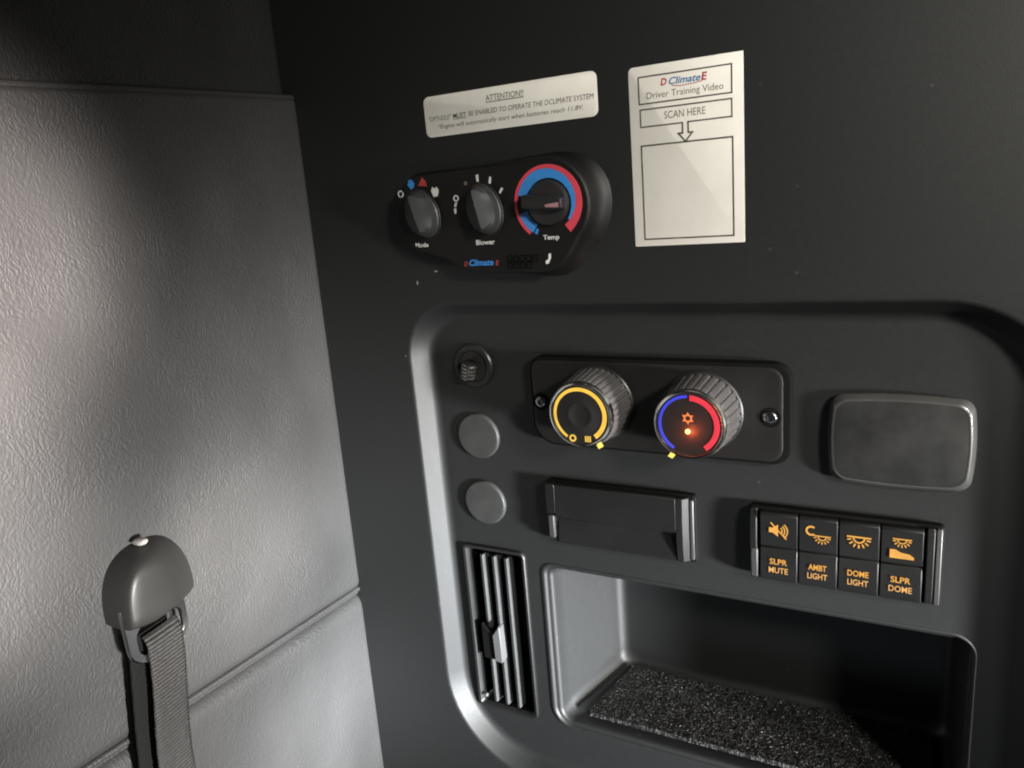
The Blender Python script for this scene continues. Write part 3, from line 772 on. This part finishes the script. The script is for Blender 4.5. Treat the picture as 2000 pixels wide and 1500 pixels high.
# ------------------------------------------------------------------ bank of four rocker switches
t = thing('switch_bank', (-41, RD, -229), 'bank of four black rocker switches with glowing amber symbols', 'switch')
mb = MB(); q = rrect(-95.2, 12.3, -253.8, -204.2, 2.5, 4)
mb.loft([atY(q, RD + 0.1), atY(q, RD - 5.0), atY(offset(q, -0.8), RD - 5.8)], False, True)
mb.build('bezel', GASKET, t)
def end_post(x0, x1, mat, split=None, name='end_post'):
    pr = [(RD - 5.6, -204.8), (7.4, -205.2), (5.6, -212), (5.0, -228), (5.6, -244), (7.4, -252.6), (RD - 5.6, -253.0)]
    mb = MB(); mb.loft([[(x, y, z) for y, z in pr] for x in (x0, x1)], True, True); return mb.build(name, mat, t, angle=40, bevel=0.5)
end_post(-94.4, -90.2, KEY)
end_post(3.6, 7.6, KEY)
end_post(8.2, 11.2, EDGE)
MB().box(-94.0, -89.6, 4.6, 7.5, -251.0, -231.5).build('latch_tab', PLUG, t, bevel=0.8)
SWX = [-88.6, -65.6, -42.9, -20.3, 2.4]
words = (('SLPR', 'MUTE'), ('AMBT', 'LIGHT'), ('DOME', 'LIGHT'), ('SLPR', 'DOME'))
slabels = ('speaker symbol, SLPR MUTE', 'moon and lamp symbol, AMBT LIGHT', 'dome lamp symbol, DOME LIGHT', 'lamp over bunk symbol, SLPR DOME')
def flat_poly(ps, y, name, parent, mat=GAMB):
    mb = MB(); mb.loft([atY(ps, y + 0.1), atY(ps, y - 0.12)], False, True); return mb.build(name, mat, parent, smooth=False)
def lamp_symbol(cx, cz, s, y, parent, lines=True):
    strip([(cx - 7.5 * s, cz + 3.2 * s), (cx + 7.5 * s, cz + 3.2 * s)], 1.1 * s, GAMB, parent, y, 'lamp_symbol')
    pts = [(cx + 3.4 * s * math.cos(a), cz + 2.6 * s + 3.4 * s * math.sin(a)) for a in [PI + PI * k / 12 for k in range(13)]]
    strip(pts, 1.0 * s, GAMB, parent, y, 'lamp_symbol')
    for k in range(7):
        a = PI + PI * (k + 0.5) / 7
        strip([(cx + r * s * math.cos(a), cz + 2.6 * s + r * s * math.sin(a)) for r in (4.8, 7.4)], 1.05 * s, GAMB, parent, y, 'light_ray')
for i in range(4):
    x0, x1 = SWX[i] + 0.45, SWX[i + 1] - 0.45
    cx = (x0 + x1) / 2
    # upper key leans slightly, lower key is flush: rocker with a valley in the middle
    up = [(RD - 5.6, -206.0), (6.2, -206.2), (5.0, -207.4), (5.6, -228.0), (6.6, -229.6), (RD - 5.6, -229.6)]
    mb = MB(); mb.loft([[(x, y, z) for y, z in up] for x in (x0, x1)], True, True)
    sw = mb.build('switch', KEY, t, angle=30, bevel=0.45); sw['label'] = slabels[i]
    lo = [(RD - 5.6, -230.0), (6.6, -230.0), (5.8, -231.4), (4.8, -250.4), (5.6, -252.0), (RD - 5.6, -252.2)]
    mb = MB(); mb.loft([[(x, y, z) for y, z in lo] for x in (x0, x1)], True, True)
    mb.build('lower_key', KEY, sw, angle=30, bevel=0.45)
    yt = 4.75
    text(words[i][0], cx, -238.6, yt, GAMB, sw, width=10.4 if i != 2 else 11.6, height=3.9, bold=0.018)
    text(words[i][1], cx, -244.4, yt - 0.15, GAMB2, sw, width=11.4 if i != 3 else 12.2, height=3.9, bold=0.012)
    yu = 4.75; zc = -217.3
    if i == 0:
        flat_poly([(cx - 5.6, zc - 1.6), (cx - 3.4, zc - 1.6), (cx - 0.2, zc - 4.0), (cx - 0.2, zc + 4.0), (cx - 3.4, zc + 1.6), (cx - 5.6, zc + 1.6)], yu, 'speaker_symbol', sw)
        for r in (2.6, 4.2, 5.8):
            strip([(cx - 0.4 + r * math.cos(a), zc + r * math.sin(a)) for a in [math.radians(-50 + 100 * k / 8) for k in range(9)]], 0.8, GAMB, sw, yu, 'sound_wave')
        strip([(cx - 4.6, zc + 5.0), (cx + 4.8, zc - 5.2)], 0.9, GAMB, sw, yu - 0.1, 'mute_slash')
    elif i == 1:
        pts = [(cx - 3.8 + 2.7 * math.cos(a), zc + 2.8 + 2.7 * math.sin(a)) for a in [math.radians(50 + 260 * k / 14) for k in range(15)]]
        strip(pts, 1.2, GAMB, sw, yu, 'moon_symbol')
        lamp_symbol(cx + 2.4, zc - 2.2, 0.66, yu, sw)
    elif i == 2:
        lamp_symbol(cx, zc - 0.4, 0.88, yu, sw)
    else:
        lamp_symbol(cx, zc + 2.4, 0.66, yu, sw)
        flat_poly([(cx - 6.2, zc - 7.6), (cx + 6.4, zc - 7.6), (cx + 6.4, zc - 6.2), (cx + 4.0, zc - 4.4), (cx - 0.6, zc - 3.8), (cx - 3.2, zc - 2.2), (cx - 6.2, zc - 2.2)], yu, 'bunk_symbol', sw)

# ------------------------------------------------------------------ air vent
t = thing('air_vent', (-290, RD, -341), 'tall narrow black air vent with upright slats and grey slider', 'vent')
mb = MB(); q = rrect(-318.2, -262.8, -414.6, -267.0, (5, 6, 5, 4), 6); qi = offset(VENT_HOLE, -1.4)
mb.loft([atY(q, RD + 0.2), atY(q, RD - 2.2), atY(offset(q, -0.7), RD - 3.0), atY(offset(q, -2.6), RD - 2.6), atY(qi, RD + 1.0), atY(offset(qi, -0.4), RD + 14), atY(offset(qi, -0.6), RD + 17)], False, True)
mb.build('frame', BLACK, t, angle=40)
mb = MB(); mb.loft([atY(offset(qi, -0.15), RD + 0.6), atY(offset(qi, -0.3), RD + 16.5)], False, True)
mb.build('duct_liner', GASKET, t, angle=40)
mb = MB(); q2 = offset(qi, -0.05)
for x, lean in ((-302.6, 0.2), (-292.0, 0.3), (-281.0, 0.4)):
    mb = MB(); loops = []
    for zz in (-408.6, -407.6, -276.6, -275.4):
        loops.append([(x - 1.2, RD - 0.2, zz), (x + 0.9, RD - 0.6, zz), (x + 1.5, RD + 0.3, zz), (x + 2.6, RD + 11, zz), (x + 1.3, RD + 11.2, zz), (x - 1.0, RD + 0.8, zz)])
    mb.loft(loops, True, True); mb.build('slat', SLAT, t, angle=30)
# horizontal rear vanes deep inside, slider straddling two slats
mb = MB()
sl = [(-296.4, -366.0), (-290.4, -367.0), (-289.0, -365.0), (-289.6, -335.0), (-291.0, -334.4), (-297.0, -343.0)]
mb.loft([atY(sl, RD + 1.5), atY(sl, RD - 4.6), atY(offset(sl, -0.8), RD - 5.6)], True, True)
mb.build('slider', GREYK, t, angle=30, bevel=0.7, seg=3)
mb = MB(); s2 = [(-307.2, -366), (-297.2, -366), (-297.2, -343), (-307.2, -335)]
mb.loft([atY(s2, RD + 1.0), atY(s2, RD - 4.0)], True, True); mb.build('slider_arm', GASKET, t, bevel=0.5)
mb = MB(); mb.loft(lathe_y([(1.7, RD - 1.0), (1.6, RD - 2.6), (1.1, RD - 3.2), (0.3, RD - 3.4)], -310.6, -403.5, 14), False, True); mb.build('clip', GREYK, t)

# ------------------------------------------------------------------ granular mat lying in the cubby
mb = MB(); nx, ny = 300, 96; rows = []
random.seed(3)
for j in range(ny + 1):
    y = 24.5 + (92.0 - 24.5) * j / ny; row = []
    xl = -226.0 + 15 * (j / ny); xr = 14.0
    cr_ = max(0, 1 - j / 4.0) * 3
    for i in range(nx + 1):
        x = xl + cr_ + (xr - xl - cr_) * i / nx
        z = -403.6 + 2.2 * (j / ny) + random.uniform(-0.28, 0.34)
        if i in (0, nx) or j in (0, ny): z -= 3.0
        row.append((x + random.uniform(-.25, .25), y + random.uniform(-.22, .22), z))
    rows.append(row)
mb.loft(rows, closed=False)
mo = mb.build('cubby_mat', MAT, None, smooth=False)
mo['label'] = 'black speckled granular rubber mat lying in the open cubby'; mo['category'] = 'mat'

# ------------------------------------------------------------------ strap anchor on the padded wall
t = thing('strap_anchor', (-416, -190, -225), 'bunk restraint strap hanging from a domed cover on the padded wall', 'strap')
def arch(y0, y1, z0, z1, n=28, dip=0.0, sq=2.4):
    """arched outline in (y, z): flat-ish bottom, round top"""
    cy, hy = (y0 + y1) / 2, (y1 - y0) / 2; out = []
    for k in range(n + 1):
        a = PI * k / n; c, s = math.cos(a), math.sin(a)
        out.append((cy - hy * math.copysign(abs(c) ** (2 / sq), c), z0 + (z1 - z0) * s ** (2 / sq)))
    for k in range(1, 8):
        u = k / 8; out.append((y1 + (y0 - y1) * u, z0 - dip * math.sin(PI * u)))
    return out
mb = MB(); loops = []
for x, (y0, y1, z0, z1, dip) in ((-419, (-217.0, -158.0, -227.0, -187.0, 0)), (-416, (-217.0, -158.0, -227.0, -187.0, 0)), (-411, (-216.8, -160.0, -227.5, -187.6, 0.6)), (-406, (-216.5, -164.5, -228.0, -188.6, 1.4)),
                               (-401.5, (-216.0, -172.0, -228.0, -190.4, 2)), (-397.5, (-215.3, -180.5, -227.6, -193.2, 2.6)), (-396.0, (-214.4, -186.0, -226.8, -196.0, 2.4)), (-395.2, (-212.6, -190, -225.6, -200, 2.0)), (-394.7, (-209, -196, -223.6, -207, 1.4)), (-394.5, (-206, -200, -220, -213, 0.8))):
    loops.append([(x, y, z) for y, z in arch(y0, y1, z0, z1, dip=dip)])
mb.loft(loops, True, True)
cv = mb.build('cover', ANCHOR, t, angle=42)
mb = MB(); mb.loft([[(x, -190 + 3.6 * f * math.cos(a), -185.2 + 2.0 * f * math.sin(a)) for a in [2 * PI * k / 16 for k in range(16)]] for x, f in ((-413, 1), (-408, 1), (-406.8, 0.7))], True, True)
mb.build('screw_cap', CAPW, cv)
# metal loop: plate with a slot
LX = -404.0
def yz_loop(l, x): return [(x, y, z) for y, z in l]
def rr_yz(y0, y1, z0, z1, r, n=6): return [(a, b) for a, b in rrect(y0, y1, z0, z1, r, n)]
mb = MB(); o_ = rr_yz(-216.5, -174.5, -256.0, -216.0, (13, 13, 3, 3)); i_ = rr_yz(-209.5, -178.6, -250.0, -231.5, (5, 5, 7, 7))
mb.loft([yz_loop(i_, LX - 1.2), yz_loop(o_, LX - 1.2), yz_loop(o_, LX + 0.8), yz_loop(offset(o_, -0.8), LX + 1.5), yz_loop(offset(i_, 0.8), LX + 1.5), yz_loop(i_, LX + 0.8), yz_loop(i_, LX - 1.2)])
mb.build('metal_loop', METAL, t, angle=40)
# webbing: front layer and a rear layer, ribbed across
def web(name, x_of, yc_of, half, z0, z1, mat, amp=0.8, pitch=2.4):
    mb = MB(); n = int(abs(z1 - z0) / pitch * 6); rows = []; back = []
    for k in range(n + 1):
        z = z0 + (z1 - z0) * k / n; s = abs(z - z0)
        xx = x_of(s) + amp * abs(math.sin(PI * s / pitch)) - amp * 0.5
        yc = yc_of(s); row = []
        for j in range(13):
            u = j / 12 * 2 - 1
            row.append((xx + 0.12 * math.sin(j * 2.1 + k * 0.2) - 0.4 * (abs(u) ** 6), yc + half * u + 0.15 * noise.noise(Vector((z / 3, u, 1))), z + 0.9 * u))
        rows.append(row)
    mb.loft(rows, closed=False)
    o = mb.build(name, mat, t, angle=70)
    sm = o.modifiers.new('thick', 'SOLIDIFY'); sm.thickness = 1.3 * MM; sm.offset = -1
    return o
web('webbing', lambda s: LX + 2.6 - 3.5 * (max(0, 1 - s / 8)) ** 2 - 1.5 * min(1, s / 90), lambda s: -193.4 - 11.0 * min(1.2, s / 105) + 0.8 * math.sin(s / 16.0), 12.1, -239.5, -365, WEB)
web('webbing', lambda s: LX - 3.2 - 2.5 * min(1, s / 60), lambda s: -199.0 - 12.5 * min(1, s / 110), 13.6, -238, -367, plastic('shaded_webbing', (0.004, 0.004, 0.004), 0.8, 900, 0.3, spec=0.2), 0.2)  # rear layer lies in shadow, painted black for it
